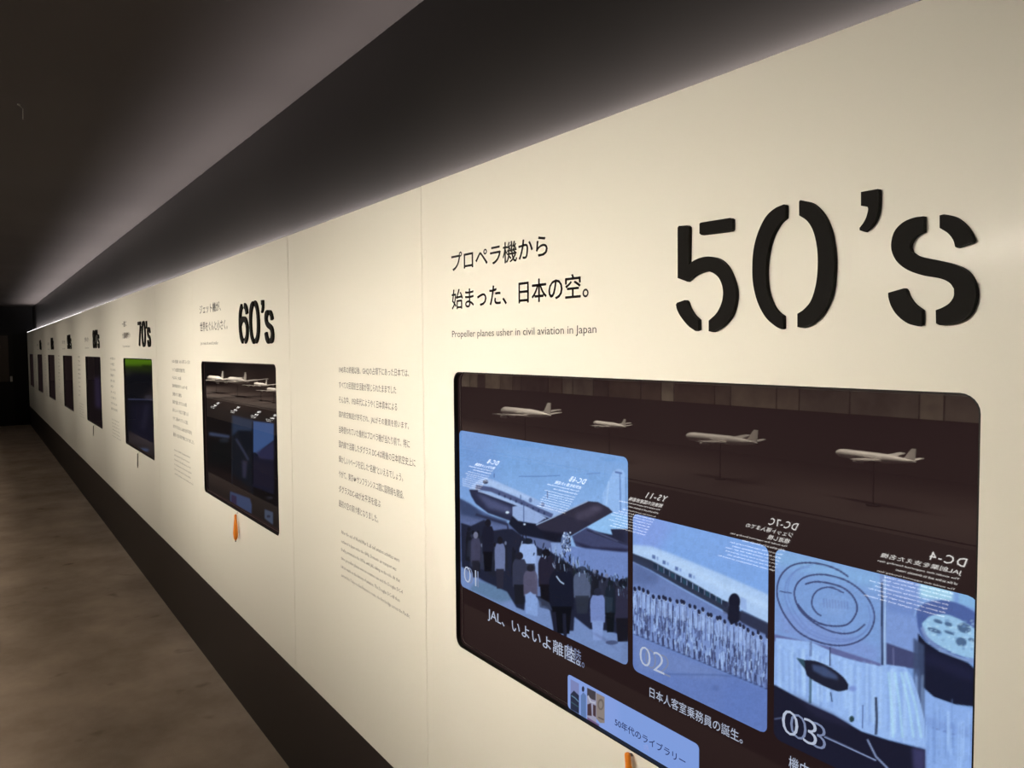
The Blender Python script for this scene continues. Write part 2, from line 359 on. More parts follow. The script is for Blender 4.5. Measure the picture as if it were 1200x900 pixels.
jp = ['1945年の終戦以後、GHQの占領下にあった日本では、', 'すべての民間航空活動が禁じられたままでした', 'そんな中、1950年代にようやく日本資本による', '国内航空輸送が許可され、JALがその重責を担います。',
      '当時使われていた機材はプロペラ機が当たり前で、特に', '国内線で活躍したダグラス DC-4は戦後の日本航空史上に', '輝かしい1ページを記した“名機”といえるでしょう。', 'やがて、東京⇔サンフランシスコ間に国際線も開設、', 'ダグラスDC-6Bが太平洋を結ぶ', '最初の空の架け橋となりました。']
jy = [433.3, 450.9, 468, 485.6, 502.9, 520, 537.6, 554.9, 572.3, 589.3]; jr = [479.3, 464.3, 465.3, 479, 480, 486.7, 472, 473, 446, 443]
en = ['After the end of World War II, all civil aviation activities were', 'outlawed in Japan under the GHQ. Domestic air transport was', 'finally permitted in the 1950s, with JAL taking on the role. At that', 'time, propeller planes were in common use and the Douglas DC-4',
      'left its mark on the history of aviation. The Douglas DC-6B then', 'carried the Tokyo to San Francisco route, the first bridge across the Pacific.']
ey = [623.3, 634.3, 644, 654, 664, 674]; er = [467.7, 464, 468.3, 471.3, 468, 480]
wid = {0: None, 1: [116,86,60,96,60,90,100,96,118,130], 2: [75,60,78,58,58,42,70,75,80,90], 3: [60,52,60,60,58,62,40,50,42,28]}
for k in range(7):
    dx = -k*PITCHX; pa = text_panels[k]; acc = ([], [])
    for i, s in enumerate(jp):
        x0, z = zx(397.3, jy[i]); x1 = zx(jr[i], jy[i])[0]
        if k:
            w = wid[min(k, 3)][i]/130.0; x1 = x0+w*(zx(487, 500)[0]-x0); s = s[::1][:max(4, int(len(s)*w))]
        hz = 0.0115
        fit_text(acc, s, x0+dx, x1+dx, z-hz, z+hz, -0.0004, 0.004, 2 if k == 0 else 0)
    print_obj('body_text', acc, M['print'], pa)
    acc = ([], [])
    for i, s in enumerate(en):
        x0, z = zx(400.0, ey[i]); x1 = zx(er[i], ey[i])[0]; hz = 0.0068
        fit_text(acc, s, x0+dx, x1+dx, z-hz, z+hz, -0.0004, 0.0, 1 if k == 0 else 0)
    print_obj('translation_text', acc, M['print_grey'], pa)

# ------------------------------------------------------------------ pictures shown on the screens (flat content, painted into vertex colours)
class Raster:
    def __init__(s, x0, y0, x1, y1, sc, base):
        s.o = (x0, y0); s.s = sc; s.h = int((y1-y0)*sc); s.w = int((x1-x0)*sc)
        s.a = np.ones((s.h, s.w, 3))*np.array(base, float); s.tf = lambda p: p
    def org(s, ox, oy, k): s.tf = lambda p: (ox+p[0]/k, oy+p[1]/k); s.k = k; return s
    def P(s, pts): return np.array([((s.tf(p)[0]-s.o[0])*s.s, (s.tf(p)[1]-s.o[1])*s.s) for p in pts])
    def mask(s, q):
        m = np.zeros((s.h, s.w)); x0 = max(0, int(q[:, 0].min())-1); x1 = min(s.w, int(q[:, 0].max())+2); y0 = max(0, int(q[:, 1].min())-1); y1 = min(s.h, int(q[:, 1].max())+2)
        if x1 <= x0 or y1 <= y0: return m, (0, 0, 0, 0)
        sub = np.zeros((y1-y0, x1-x0))
        for oy in (.25, .75):
            for ox in (.25, .75):
                X, Y = np.meshgrid(np.arange(x0, x1)+ox, np.arange(y0, y1)+oy); ins = np.zeros(X.shape, bool)
                for i in range(len(q)):
                    ax, ay = q[i-1]; bx, by = q[i]
                    if ay == by: continue
                    c = ((ay > Y) != (by > Y)) & (X < (bx-ax)*(Y-ay)/(by-ay)+ax); ins ^= c
                sub += ins*.25
        m[y0:y1, x0:x1] = sub; return m, (x0, x1, y0, y1)
    def apply(s, m, bb, col, a, blur):
        b = int(blur*s.s*2.5)+1 if blur else 0
        x0, x1, y0, y1 = max(0, bb[0]-b), min(s.w, bb[1]+b), max(0, bb[2]-b), min(s.h, bb[3]+b)
        if x1 <= x0 or y1 <= y0: return
        sub = m[y0:y1, x0:x1]
        if blur:
            r = max(1, b); kx = np.exp(-(np.arange(-r, r+1)**2)/(2*(blur*s.s)**2)); kx /= kx.sum()
            pad = np.pad(sub, r, mode='edge')
            pad = np.apply_along_axis(lambda v: np.convolve(v, kx, 'valid'), 1, pad); sub = np.apply_along_axis(lambda v: np.convolve(v, kx, 'valid'), 0, pad)
        al = (sub*a)[..., None]; s.a[y0:y1, x0:x1] = s.a[y0:y1, x0:x1]*(1-al)+np.array(col, float)*al
    def poly(s, pts, col, a=1.0, blur=0.35, smooth=False):
        if smooth: pts = smooth_outline(pts, n=4)
        q = s.P(pts); m, bb = s.mask(q)
        if bb[1]: s.apply(m, bb, col, a, blur)
    def line(s, pts, col, w, a=1.0, blur=0.3, smooth=False):
        if smooth: pts = smooth_outline(pts, closed=False, corner=70, n=6)
        L = []; R = []
        for i, p in enumerate(pts):
            A = pts[max(0, i-1)]; B = pts[min(len(pts)-1, i+1)]; dx, dy = B[0]-A[0], B[1]-A[1]; l = math.hypot(dx, dy) or 1
            L.append((p[0]-dy/l*w/2, p[1]+dx/l*w/2)); R.append((p[0]+dy/l*w/2, p[1]-dx/l*w/2))
        s.poly(L+R[::-1], col, a, blur)
    def ell(s, cx, cy, rx, ry, col, a=1.0, blur=0.35, rot=0):
        c, n = math.cos(math.radians(rot)), math.sin(math.radians(rot))
        s.poly([(cx+rx*math.cos(t)*c-ry*math.sin(t)*n, cy+rx*math.cos(t)*n+ry*math.sin(t)*c) for t in np.linspace(0, 2*math.pi, 21)[:-1]], col, a, blur)
    def sample(s, px, py):
        u = np.clip((px-s.o[0])*s.s-.5, 0, s.w-1.001); v = np.clip((py-s.o[1])*s.s-.5, 0, s.h-1.001)
        i = u.astype(int); j = v.astype(int); fu = (u-i)[:, None]; fv = (v-j)[:, None]; A = s.a
        return A[j, i]*(1-fu)*(1-fv)+A[j, i+1]*fu*(1-fv)+A[j+1, i]*(1-fu)*fv+A[j+1, i+1]*fu*fv
YD = 0.011                           # depth of the display surface behind the wall face
def project(X, Z, Y):
    d = np.stack([X-CP.x, np.full_like(X, Y-CP.y), Z-CP.z], 1); r, u, f = (np.array(v) for v in (CR, CU, _fw))
    z = d@f; return 600+FPX*(d@r)/z, 450-FPX*(d@u)/z
def picture(name, rect, ras, parent, off, step=0.0016, rad=0.012, y=YD-0.0006, label=None, tint=1.0, org=(0, 0, 0)):
    x0, x1, z0, z1 = rect; nx = max(2, int((x1-x0)/step)); nz = max(2, int((z1-z0)/step))
    zz = np.linspace(z0, z1, nz+1); V = []; 
    for z in zz:
        e = min(z-z0, z1-z); ins = 0.0
        if e < rad: ins = rad-math.sqrt(max(0, rad*rad-(rad-e)**2))
        V.append(np.stack([np.linspace(x0+ins, x1-ins, nx+1), np.full(nx+1, z)], 1))
    V = np.concatenate(V); px, py = project(V[:, 0]-off, V[:, 1], y); c = srgb(np.clip(ras.sample(px, py), 0, 255))*tint
    me = bpy.data.meshes.new(name); N = len(V)
    co = np.stack([V[:, 0]-org[0], np.full(N, y-org[1]), V[:, 1]-org[2]], 1).astype(np.float32)
    a = (np.arange(nz)[:, None]*(nx+1)+np.arange(nx)[None, :]).ravel(); q = np.stack([a, a+1, a+nx+2, a+nx+1], 1)
    me.vertices.add(N); me.vertices.foreach_set('co', co.ravel()); me.loops.add(q.size); me.loops.foreach_set('vertex_index', q.ravel().astype(np.int32))
    me.polygons.add(len(q)); me.polygons.foreach_set('loop_start', (np.arange(len(q))*4).astype(np.int32)); me.polygons.foreach_set('loop_total', np.full(len(q), 4, np.int32))
    me.update(calc_edges=True)
    at_ = me.color_attributes.new('pic', 'FLOAT_COLOR', 'POINT'); at_.data.foreach_set('color', np.concatenate([c, np.ones((N, 1))], 1).astype(np.float32).ravel())
    o = link(name, me, M['picture'], parent)
    if label: o['label'] = label
    return o

R = Raster(528, 495, 1150, 1000, 2.0, (110, 150, 212))
rnd = random.Random(3)
# --- first picture: propeller airliner with a crowd in front
R.org(530, 500, 5.4545)
for i in range(12): R.poly([(30, 20+i*45), (1140, 40+i*45), (1140, 1500), (30, 1500)], (112+i*2.2, 158+i*1.5, 216+i), 0.5, 3)
R.poly([(30, 20), (260, 40), (300, 500), (30, 520)], (104, 134, 196), 0.35, 8)
R.poly([(40, 455), (120, 500), (230, 560), (400, 640), (620, 720), (800, 780), (1140, 800), (1140, 1700), (40, 1700)], (84, 104, 152), 1, .6)
R.poly([(40, 455), (110, 490), (200, 560), (350, 600), (350, 640), (60, 600)], (52, 64, 98), 0.9, 1.2)
R.poly([(50, 560), (350, 630), (700, 740), (700, 900), (60, 700)], (92, 106, 150), 0.8, 1.5)
R.line([(425, 318), (560, 318), (690, 312)], (84, 118, 176), 5, .8); R.line([(858, 302), (945, 297)], (84, 118, 176), 5, .7)
R.poly([(960, 430), (1000, 350), (1028, 285), (1060, 268), (1095, 280), (1112, 330), (1122, 560), (960, 560)], (146, 184, 236), .9, .6)
R.line([(1072, 300), (1076, 545)], (92, 124, 180), 8, .8); R.line([(1040, 290), (1085, 298)], (70, 100, 160), 12, .8)
R.line([(1000, 350), (985, 500)], (170, 204, 245), 12, .5); R.line([(1108, 320), (1112, 540)], (100, 135, 190), 9, .6)
R.poly([(105, 402), (130, 372), (170, 340), (212, 325), (262, 338), (400, 400), (520, 455), (640, 520), (760, 545), (700, 640), (560, 610), (400, 520), (200, 440)], (148, 178, 226), 1, .5)
R.poly([(180, 345), (214, 330), (400, 405), (520, 462), (520, 480), (380, 430), (200, 360)], (174, 200, 240), .7, 1)
R.poly([(108, 402), (122, 445), (150, 492), (228, 552), (350, 595), (480, 640), (640, 700), (720, 640), (640, 592), (500, 540), (400, 500), (250, 445), (160, 404)], (40, 44, 70), 1, .5)
R.poly([(150, 420), (380, 520), (380, 560), (230, 520)], (84, 92, 132), .8, 2)
R.line([(150, 385), (250, 402), (400, 462), (520, 520), (640, 572)], (66, 76, 116), 30, .9, .5)
R.line([(165, 412), (290, 450), (420, 503), (600, 588)], (160, 182, 222), 7, .9)
for i in range(9): R.ell(300+i*36, 430+i*15.5, 6, 9, (40, 50, 84), .8)
R.ell(213, 353, 17, 13, (46, 52, 76), .9); R.line([(205, 345), (230, 352)], (190, 205, 235), 4)
for x, y0, y1 in ((268, 298, 326), (437, 435, 462), (608, 412, 458)): R.line([(x, y0), (x, y1)], (66, 90, 140), 5)
R.ell(500, 470, 11, 15, (84, 104, 150), .8); R.ell(578, 498, 11, 15, (84, 104, 150), .8)
R.poly([(384, 512), (440, 500), (480, 512), (600, 582), (540, 622), (420, 606), (384, 575)], (146, 170, 216), 1, .5)
R.poly([(384, 570), (420, 602), (540, 625), (700, 690), (660, 735), (430, 690), (360, 620)], (22, 26, 44), 1, .6)
R.line([(457, 470), (457, 630)], (60, 78, 120), 5, .8); R.ell(352, 548, 12, 8, (200, 220, 240)); R.ell(462, 624, 8, 6, (190, 210, 235))
R.line([(150, 560), (352, 625), (360, 680)], (40, 44, 70), 16, .8)
R.poly([(860, 640), (1010, 550), (1120, 570), (1124, 655), (1012, 655), (1030, 690), (930, 672)], (142, 188, 236), 1, .6)
R.poly([(1012, 655), (1150, 655), (1150, 780), (1040, 750), (870, 660), (930, 672), (1024, 692)], (36, 38, 60), 1, .5)
R.poly([(765, 700), (860, 645), (1000, 700), (1145, 765), (1140, 796), (1020, 806), (900, 796), (790, 765)], (62, 68, 104), 1, .5)
R.poly([(770, 730), (900, 770), (1140, 780), (1140, 802), (1000, 806), (860, 790)], (34, 36, 62), .9, 1)
R.line([(860, 660), (1000, 715), (1145, 765)], (38, 42, 66), 10, .8); R.line([(900, 668), (1060, 735)], (90, 96, 130), 6, .6)
R.poly([(530, 632), (620, 590), (740, 532), (862, 476), (932, 482), (1000, 518), (1026, 546), (860, 640), (765, 695), (700, 705), (600, 690)], (44, 43, 62), 1, .4)
R.poly([(780, 560), (880, 520), (960, 530), (880, 580), (800, 600)], (74, 70, 92), .7, 2); R.ell(920, 520, 40, 14, (100, 96, 124), .5, 2)
R.line([(536, 628), (640, 582), (760, 524), (866, 476)], (150, 174, 212), 8, .95)
R.poly([(560, 660), (760, 690), (700, 760), (600, 720)], (20, 22, 38), .95, 1.2)
R.poly([(700, 760), (1124, 806), (1124, 1090), (1000, 1060), (800, 960), (720, 900)], (108, 132, 190), 1, .8)
R.poly([(630, 740), (700, 740), (715, 830), (640, 820)], (134, 160, 212), .9, .5)
R.ell(728, 735, 32, 62, (104, 124, 168), .95, .4)
for i in range(60): R.ell(728+rnd.uniform(-30, 30), 735+rnd.uniform(-60, 60), 4, 6, rnd.choice([(30, 36, 58), (186, 208, 240)]), .9, .2)
# crowd
R.org(530, 620, 5.4545)
R.poly([(55, 210), (180, 330), (420, 440), (560, 400), (780, 560), (1124, 700), (1124, 880), (1095, 866), (120, 400), (55, 360)], (112, 136, 186), 1, .6)
R.poly([(110, 385), (160, 330), (260, 350), (440, 440), (300, 470)], (88, 118, 150), .8, 1.5)
R.poly([(55, -40), (120, -20), (205, -60), (262, 10), (330, 0), (385, 0), (480, 70), (570, 130), (620, 140), (700, 190), (790, 250), (860, 255), (930, 290), (1050, 340), (1124, 310), (1124, 690), (1000, 650), (880, 640), (780, 560), (775, 650), (650, 650), (625, 520), (540, 440), (465, 470), (460, 520), (410, 500), (350, 400), (200, 330), (60, 240)], (30, 34, 54), 1, .6)
for i in range(85):
    t = rnd.random(); x = 60+t*1050; top = -30+t*360+rnd.uniform(0, 90); h = rnd.uniform(90, 220); w = rnd.uniform(10, 26); g = rnd.uniform(18, 62)
    R.poly([(x-w*.6, top+20), (x+w*.5, top+18), (x+w, top+h), (x-w, top+h*.95)], (g, g*1.1, g*1.55), .75, .5)
    R.ell(x, top+6, w*.45, 13, rnd.choice([(20, 22, 34), (20, 22, 34), (110, 120, 150)]), .9, .3)
def person(x, top, w, h, col, head=(24, 24, 36), a=1.0, legs=None):
    R.poly([(x-w*.35, top+h*.13), (x+w*.35, top+h*.13), (x+w*.5, top+h*.25), (x+w*.48, top+h*.66), (x-w*.48, top+h*.66), (x-w*.5, top+h*.25)], col, a, .4, True)
    R.poly([(x-w*.4, top+h*.62), (x+w*.4, top+h*.62), (x+w*.3, top+h), (x-w*.3, top+h)], legs or tuple(c*.5 for c in col), a, .4)
    R.ell(x, top+h*.065, w*.26, h*.075, head, a, .3)
person(305, 50, 66, 330, (104, 116, 156), (24, 24, 34), 1, (40, 40, 56)); person(150, 20, 60, 290, (66, 66, 92), (120, 124, 150), .9); person(228, -60, 74, 330, (24, 26, 44))
person(485, 60, 110, 260, (150, 176, 226), (26, 34, 50), 1, (50, 54, 74)); person(430, 150, 90, 330, (50, 54, 76), (30, 30, 44)); person(560, 130, 60, 300, (140, 164, 214), (30, 34, 50), .9, (100, 120, 170))
person(600, 130, 100, 360, (34, 32, 50), (20, 20, 30)); person(500, 230, 90, 300, (86, 84, 110), (30, 30, 42), .9, (130, 156, 206))
person(700, 210, 160, 460, (20, 24, 42), (24, 26, 40)); person(830, 240, 110, 300, (84, 96, 126), (50, 60, 84), .9)
R.poly([(470, 420), (500, 400), (545, 440), (545, 560), (470, 540)], (130, 158, 212), .95, .5)
R.poly([(545, 430), (620, 470), (640, 520), (560, 500)], (56, 66, 92), .8, .5)
person(930, 380, 96, 330, (112, 132, 188), (36, 40, 60), 1, (126, 150, 204)); R.poly([(975, 430), (1025, 440), (1022, 520), (985, 540)], (176, 206, 244), 1, .4)
person(1090, 320, 110, 400, (42, 42, 64), (20, 24, 38)); person(1010, 330, 70, 330, (22, 32, 46), (20, 26, 36), .9)
for i in range(70):
    x = rnd.uniform(640, 1120); y = 130+(x-640)*.42+rnd.uniform(-25, 90); R.line([(x, y), (x+rnd.uniform(-6, 12), y+rnd.uniform(14, 46))], rnd.choice([(24, 38, 44), (24, 38, 44), (150, 176, 214), (60, 70, 96)]), 5, .9, .2)
for i in range(26):
    x = rnd.uniform(430, 760); y = rnd.uniform(20, 120)+(x-430)*.35; R.line([(x, y), (x+rnd.uniform(-12, 12), y+rnd.uniform(14, 46))], rnd.choice([(22, 26, 42), (150, 174, 214), (22, 26, 42)]), 7, .8, .2)
R.line([(665, 300), (690, 335), (715, 352)], (170, 194, 226), 8); R.line([(650, 530), (660, 650), (660, 720)], (28, 30, 48), 24); R.line([(715, 540), (722, 700)], (28, 30, 48), 22)
R.poly([(860, 640), (980, 700), (1090, 800), (1010, 740)], (80, 90, 130), .5, 1.2); R.ell(1020, 725, 40, 14, (60, 70, 104), .8)
R.line([(1115, 720), (1098, 850)], (100, 120, 165), 40, .6, 2)
# --- second picture: a long row of attendants lined up in front of an aircraft
R.org(730, 580, 5.4545)
R.poly([(60, 90), (935, 300), (935, 1600), (60, 1600)], (124, 164, 226), 1, .3)
R.poly([(60, 90), (330, 160), (200, 420), (60, 420)], (132, 150, 220), .55, 6)
R.poly([(60, 318), (180, 328), (300, 372), (420, 420), (640, 510), (935, 640), (935, 830), (750, 730), (640, 690), (400, 570), (180, 430), (60, 380)], (168, 198, 238), 1, 1.2)
R.poly([(60, 345), (200, 360), (430, 450), (640, 560), (935, 700), (935, 740), (620, 600), (400, 490), (180, 385), (60, 365)], (184, 212, 246), .6, 2)
R.poly([(640, 690), (935, 830), (935, 930), (640, 800)], (40, 44, 64), 1, .6)
R.poly([(60, 372), (180, 418), (420, 545), (668, 690), (668, 752), (400, 606), (170, 476), (60, 425)], (44, 52, 74), 1, .5)
for i in range(13):
    x = 195+i*37; y = 452+i*19.6; R.poly([(x, y-18), (x+24, y-5), (x+24, y+28), (x, y+14)], (36, 66, 88) if i % 2 else (28, 44, 66), .9, .3); R.line([(x+29, y-6), (x+29, y+30)], (130, 156, 200), 4, .8, .2)
R.line([(60, 430), (170, 482), (400, 612), (668, 760)], (130, 152, 200), 6, .7)
for x, y in ((197, 395), (263, 430), (343, 470), (430, 515)): R.poly([(x-10, y-14), (x+10, y-8), (x+10, y+16), (x-10, y+10)], (84, 106, 158), .9); R.poly([(x+18, y-2), (x+30, y+2), (x+30, y+22), (x+18, y+18)], (124, 150, 204), .8)
R.poly([(60, 430), (170, 484), (400, 616), (668, 764), (935, 900), (935, 940), (60, 640)], (104, 126, 180), 1, .5)
R.poly([(60, 420), (250, 520), (200, 580), (60, 560)], (70, 86, 130), .5, 4)
def top(x): return 585+(x-65)*.335 if x < 500 else 731+(x-500)*.43
def bot(x): return 885+(x-65)*.415
xs = [65, 200, 350, 500, 700, 935]
R.poly([(x, top(x)) for x in xs]+[(x, bot(x)) for x in xs[::-1]], (116, 140, 196), 1, .5)
for i in range(760):
    x = rnd.uniform(65, 932); y0 = top(x)+rnd.uniform(20, bot(x)-top(x)-40); l = rnd.uniform(18, 75); c = rnd.choice([(44, 50, 84), (60, 68, 106), (150, 178, 226), (166, 194, 238), (130, 156, 212), (84, 98, 146)])
    R.line([(x, y0), (x+rnd.uniform(-6, 6), min(bot(x), y0+l))], c, rnd.uniform(4, 10), .75, .2)
for i in range(30):
    x = 80+i*29+rnd.uniform(-9, 9); y = top(x)+rnd.uniform(-12, 24); R.ell(x, y+10, 9, 13, (170, 190, 226), .8, .2); R.ell(x-2, y, 10, 16, (30, 34, 58), .95, .2, -15)
    R.poly([(x-13, y+26), (x+13, y+26), (x+13, y+120), (x-13, y+120)], (156, 182, 232), .55, .4); R.line([(x+14, y+30), (x+13, y+200)], (48, 54, 90), 4, .7, .2)
for i in range(26):
    x = 90+i*33; R.line([(x, bot(x)-60), (x+4, bot(x)-5)], (40, 44, 78), 7, .8, .3); R.ell(x+3, bot(x), 12, 5, (34, 38, 70), .8)
R.line([(65, bot(65)+4), (350, bot(350)+4), (935, bot(935)+4)], (56, 66, 110), 8, .7)
R.poly([(60, 890)]+[(x, bot(x)+8) for x in xs]+[(935, 1600), (60, 1600)], (98, 122, 184), 1, .6)
R.poly([(60, 890), (400, 1040), (700, 1160), (500, 1170), (250, 1130), (100, 1120)], (112, 134, 188), .7, 3); R.line([(250, 1145), (600, 1150), (760, 1165)], (74, 96, 150), 8, .8, .8)
R.poly([(690, 1165), (935, 1260), (935, 1600), (600, 1400)], (92, 118, 184), .6, 6); R.ell(590, 1235, 26, 18, (82, 104, 162), .7, 1.5)
R.ell(712, 682, 38, 54, (24, 26, 44), 1, .4); R.ell(660, 700, 18, 20, (40, 44, 66), .9); R.poly([(680, 700), (746, 715), (742, 810), (690, 830), (668, 790)], (26, 28, 46), 1, .4)
R.poly([(752, 650), (790, 668), (790, 740), (752, 722)], (140, 168, 222), .7, .4); R.poly([(755, 735), (935, 820), (935, 905), (755, 815)], (46, 52, 78), .8, .5)
# --- third picture: menu card, dish and pot
R.org(900, 620, 4.615)
R.poly([(30, 100), (1150, 350), (1150, 1400), (30, 1400)], (120, 156, 214), 1, .3)
R.poly([(30, 100), (610, 240), (610, 730), (30, 560)], (122, 156, 212), 1, .4)
R.poly([(30, 100), (610, 240), (610, 330), (30, 190)], (132, 176, 222), .7, 4); R.poly([(60, 420), (400, 560), (600, 640), (600, 730), (60, 560)], (124, 142, 204), .5, 4)
outer = [(435,258),(380,222),(300,192),(200,182),(120,202),(68,255),(48,330),(60,400),(100,480),(170,560),(270,610),(380,630),(470,615),(540,570),(575,490),(560,410),(510,340),(430,282),(340,252),(260,246),(190,265),(150,310),(145,370),(175,440),(240,500),(320,545),(400,565),(470,555),(525,515)]
R.line(outer, (58, 66, 106), 9, .95, .25, True)
R.line([(200,298),(260,285),(340,295),(410,320),(460,365),(482,420),(470,470),(430,515),(360,525),(280,510),(210,465),(160,405)], (56, 64, 104), 9, .95, .25, True)
R.line([(410,345),(340,315),(280,325),(245,360),(238,410),(260,450),(288,470)], (56, 64, 104), 8, .95, .25, True)
for o, c in (((18, 22), (96, 118, 180)), ((34, 10), (100, 124, 186))): R.line([(a*.88+o[0]+30, b*.9+o[1]+20) for a, b in outer[3:16]], c, 6, .5, .5, True)
for i in range(9): x = 300+i*16; R.line([(x, 375+i*2), (x+4, 425+i)], (84, 106, 166), 7, .55, .5)
R.line([(62, 336), (128, 347)], (50, 58, 96), 5, .9); R.ell(360, 415, 70, 50, (150, 176, 222), .25, 4)
R.poly([(606, 240), (640, 248), (640, 745), (606, 735)], (120, 146, 198), 1, .3); R.line([(616, 290), (618, 735)], (44, 56, 86), 10, .95); R.line([(632, 245), (632, 740)], (176, 208, 244), 7, .9)
R.poly([(640, 248), (820, 290), (820, 680), (640, 620)], (122, 150, 208), 1, .5); R.poly([(640, 340), (820, 390), (820, 480), (640, 440)], (96, 124, 186), .5, 3)
R.poly([(820, 285), (1000, 325), (1000, 400), (820, 370)], (168, 214, 232), .8, 2); R.poly([(1030, 335), (1150, 360), (1150, 440), (1030, 400)], (132, 180, 222), .8, .8)
R.poly([(640, 615), (825, 680), (825, 760), (640, 735)], (66, 72, 112), 1, .6); R.line([(678, 640), (678, 740)], (130, 136, 180), 6, .7)
R.poly([(800, 430), (840, 400), (900, 384), (980, 388), (1070, 420), (1150, 470), (1150, 700), (1040, 690), (900, 640), (820, 560)], (74, 96, 156), 1, .6, True)
R.line([(792, 470), (810, 425), (860, 392), (930, 380)], (150, 184, 228), 9, .6, .6, True)
R.poly([(832, 510), (880, 470), (960, 462), (1040, 490), (1130, 545), (1150, 560), (1150, 705), (1060, 690), (960, 650), (880, 600), (845, 560)], (148, 190, 226), 1, .5, True)
for x, y, a, b in ((975, 515, 22, 12), (1060, 535, 38, 26), (900, 548, 40, 12), (1045, 610, 30, 24), (980, 560, 30, 8), (920, 500, 26, 10), (1100, 600, 18, 10)): R.ell(x, y, a, b, (52, 74, 110), .75, .5, 20)
for i in range(60): R.ell(rnd.uniform(860, 1120), rnd.uniform(490, 670), rnd.uniform(5, 14), rnd.uniform(3, 9), rnd.choice([(180, 218, 240), (170, 206, 236), (104, 140, 186)]), .55, .4)
R.line([(832, 530), (862, 592), (940, 655), (1040, 700), (1150, 722)], (124, 148, 196), 20, .8, .6, True)
R.org(900, 740, 5.4545)
R.poly([(958, 10), (1010, 70), (1100, 130), (1280, 200), (1320, 240), (1320, 480), (1190, 466), (1060, 420), (985, 350), (962, 200)], (24, 27, 48), 1, .5)
R.poly([(1000, 120), (1320, 250), (1320, 330), (1000, 200)], (34, 36, 66), .6, 3)
R.poly([(985, 360), (1060, 420), (1190, 466), (1340, 500), (1340, 1300), (985, 1300)], (136, 170, 228), 1, .6)
R.poly([(1000, 540), (1340, 640), (1340, 700), (1000, 600)], (120, 150, 210), .6, 2)
for x, y in ((1085, 625), (1130, 640), (1180, 655), (1060, 615)): R.ell(x, y, 12, 7, (100, 124, 180), .8)
for i in range(26): x = rnd.uniform(1000, 1300); R.line([(x, rnd.uniform(430, 640)), (x+rnd.uniform(-4, 4), rnd.uniform(660, 900))], rnd.choice([(160, 194, 242), (112, 144, 204)]), rnd.uniform(5, 16), .5, .6)
R.poly([(930, 40), (1000, 90), (1000, 360), (1000, 700), (930, 500)], (62, 76, 110), .9, 1)
R.poly([(30, 15), (400, 100), (720, 205), (720, 230), (380, 140), (30, 60)], (92, 98, 148), .9, .6)
R.poly([(50, 40), (270, 66), (392, 120), (400, 140), (530, 180), (560, 190), (720, 222), (760, 212), (880, 228), (925, 300), (965, 420), (1000, 560), (1005, 745), (770, 690), (600, 640), (420, 530), (260, 466), (30, 350)], (148, 182, 236), 1, .5)
for i in range(70):
    x = rnd.uniform(50, 1000); y0 = 60+x*.19+rnd.uniform(0, 60); y1 = min(340+x*.43, 740)-rnd.uniform(0, 60)
    R.line([(x, y0), (x+rnd.uniform(-6, 10), y1)], rnd.choice([(170, 204, 246), (120, 150, 210), (132, 164, 222), (178, 212, 248)]), rnd.uniform(6, 22), .5, 1.0)
for x0, x1 in ((770, 800), (810, 860), (850, 930), (880, 980)): R.line([(x0, 260), (x0+(x1-x0)*.6, 460), (x1, 680)], (176, 224, 240), 14, .6, .8)
R.line([(690, 420), (695, 560), (690, 660)], (40, 48, 70), 16, .9, .5); R.line([(606, 470), (604, 620)], (70, 90, 140), 8, .8); R.line([(397, 100), (397, 220)], (50, 58, 90), 8, .9); R.line([(275, 60), (272, 160)], (96, 116, 160), 16, .7)
R.line([(272, 280), (270, 460)], (74, 102, 124), 16, .9); R.line([(400, 390), (410, 450)], (52, 70, 100), 8, .9)
R.poly([(185, 170), (225, 182), (300, 188), (400, 230), (480, 290), (515, 340), (510, 372), (440, 382), (330, 335), (252, 285), (236, 242)], (30, 32, 50), 1, .35, True)
R.poly([(280, 210), (360, 225), (440, 280), (450, 310), (360, 290), (290, 250)], (70, 88, 130), .8, 1.2); R.poly([(180, 168), (232, 180), (238, 235), (215, 215)], (52, 82, 100), .9, .4); R.ell(540, 365, 26, 18, (110, 130, 196), .7, 1)
R.poly([(0, 330), (50, 345), (260, 462), (420, 535), (600, 640), (770, 695), (1005, 755), (1005, 1300), (0, 1300)], (26, 27, 46), 1, .6)
R.poly([(150, 400), (400, 520), (520, 590), (520, 620), (300, 540)], (40, 40, 66), .6, 2); R.ell(535, 560, 16, 20, (30, 50, 50), .9); R.poly([(920, 740), (1005, 755), (1005, 900), (930, 880)], (70, 70, 116), .7, 2)
R.line([(360, 672), (520, 745), (690, 825)], (142, 160, 204), 9, .95, .3); R.line([(635, 690), (690, 800), (760, 870), (800, 930)], (136, 154, 196), 12, .9, .3); R.line([(40, 560), (100, 550)], (120, 134, 176), 8, .7, .5)
# photographic grain and unevenness
_g = RNG.normal(0, 1, (R.h//3+2, R.w//3+2)); _g = np.repeat(np.repeat(_g, 3, 0), 3, 1)[:R.h, :R.w]; _g2 = RNG.normal(0, 1, (R.h//9+2, R.w//9+2)); _g2 = np.repeat(np.repeat(_g2, 9, 0), 9, 1)[:R.h, :R.w]
R.a = np.clip(R.a*(1+0.012*_g+0.010*_g2)[..., None], 0, 255)
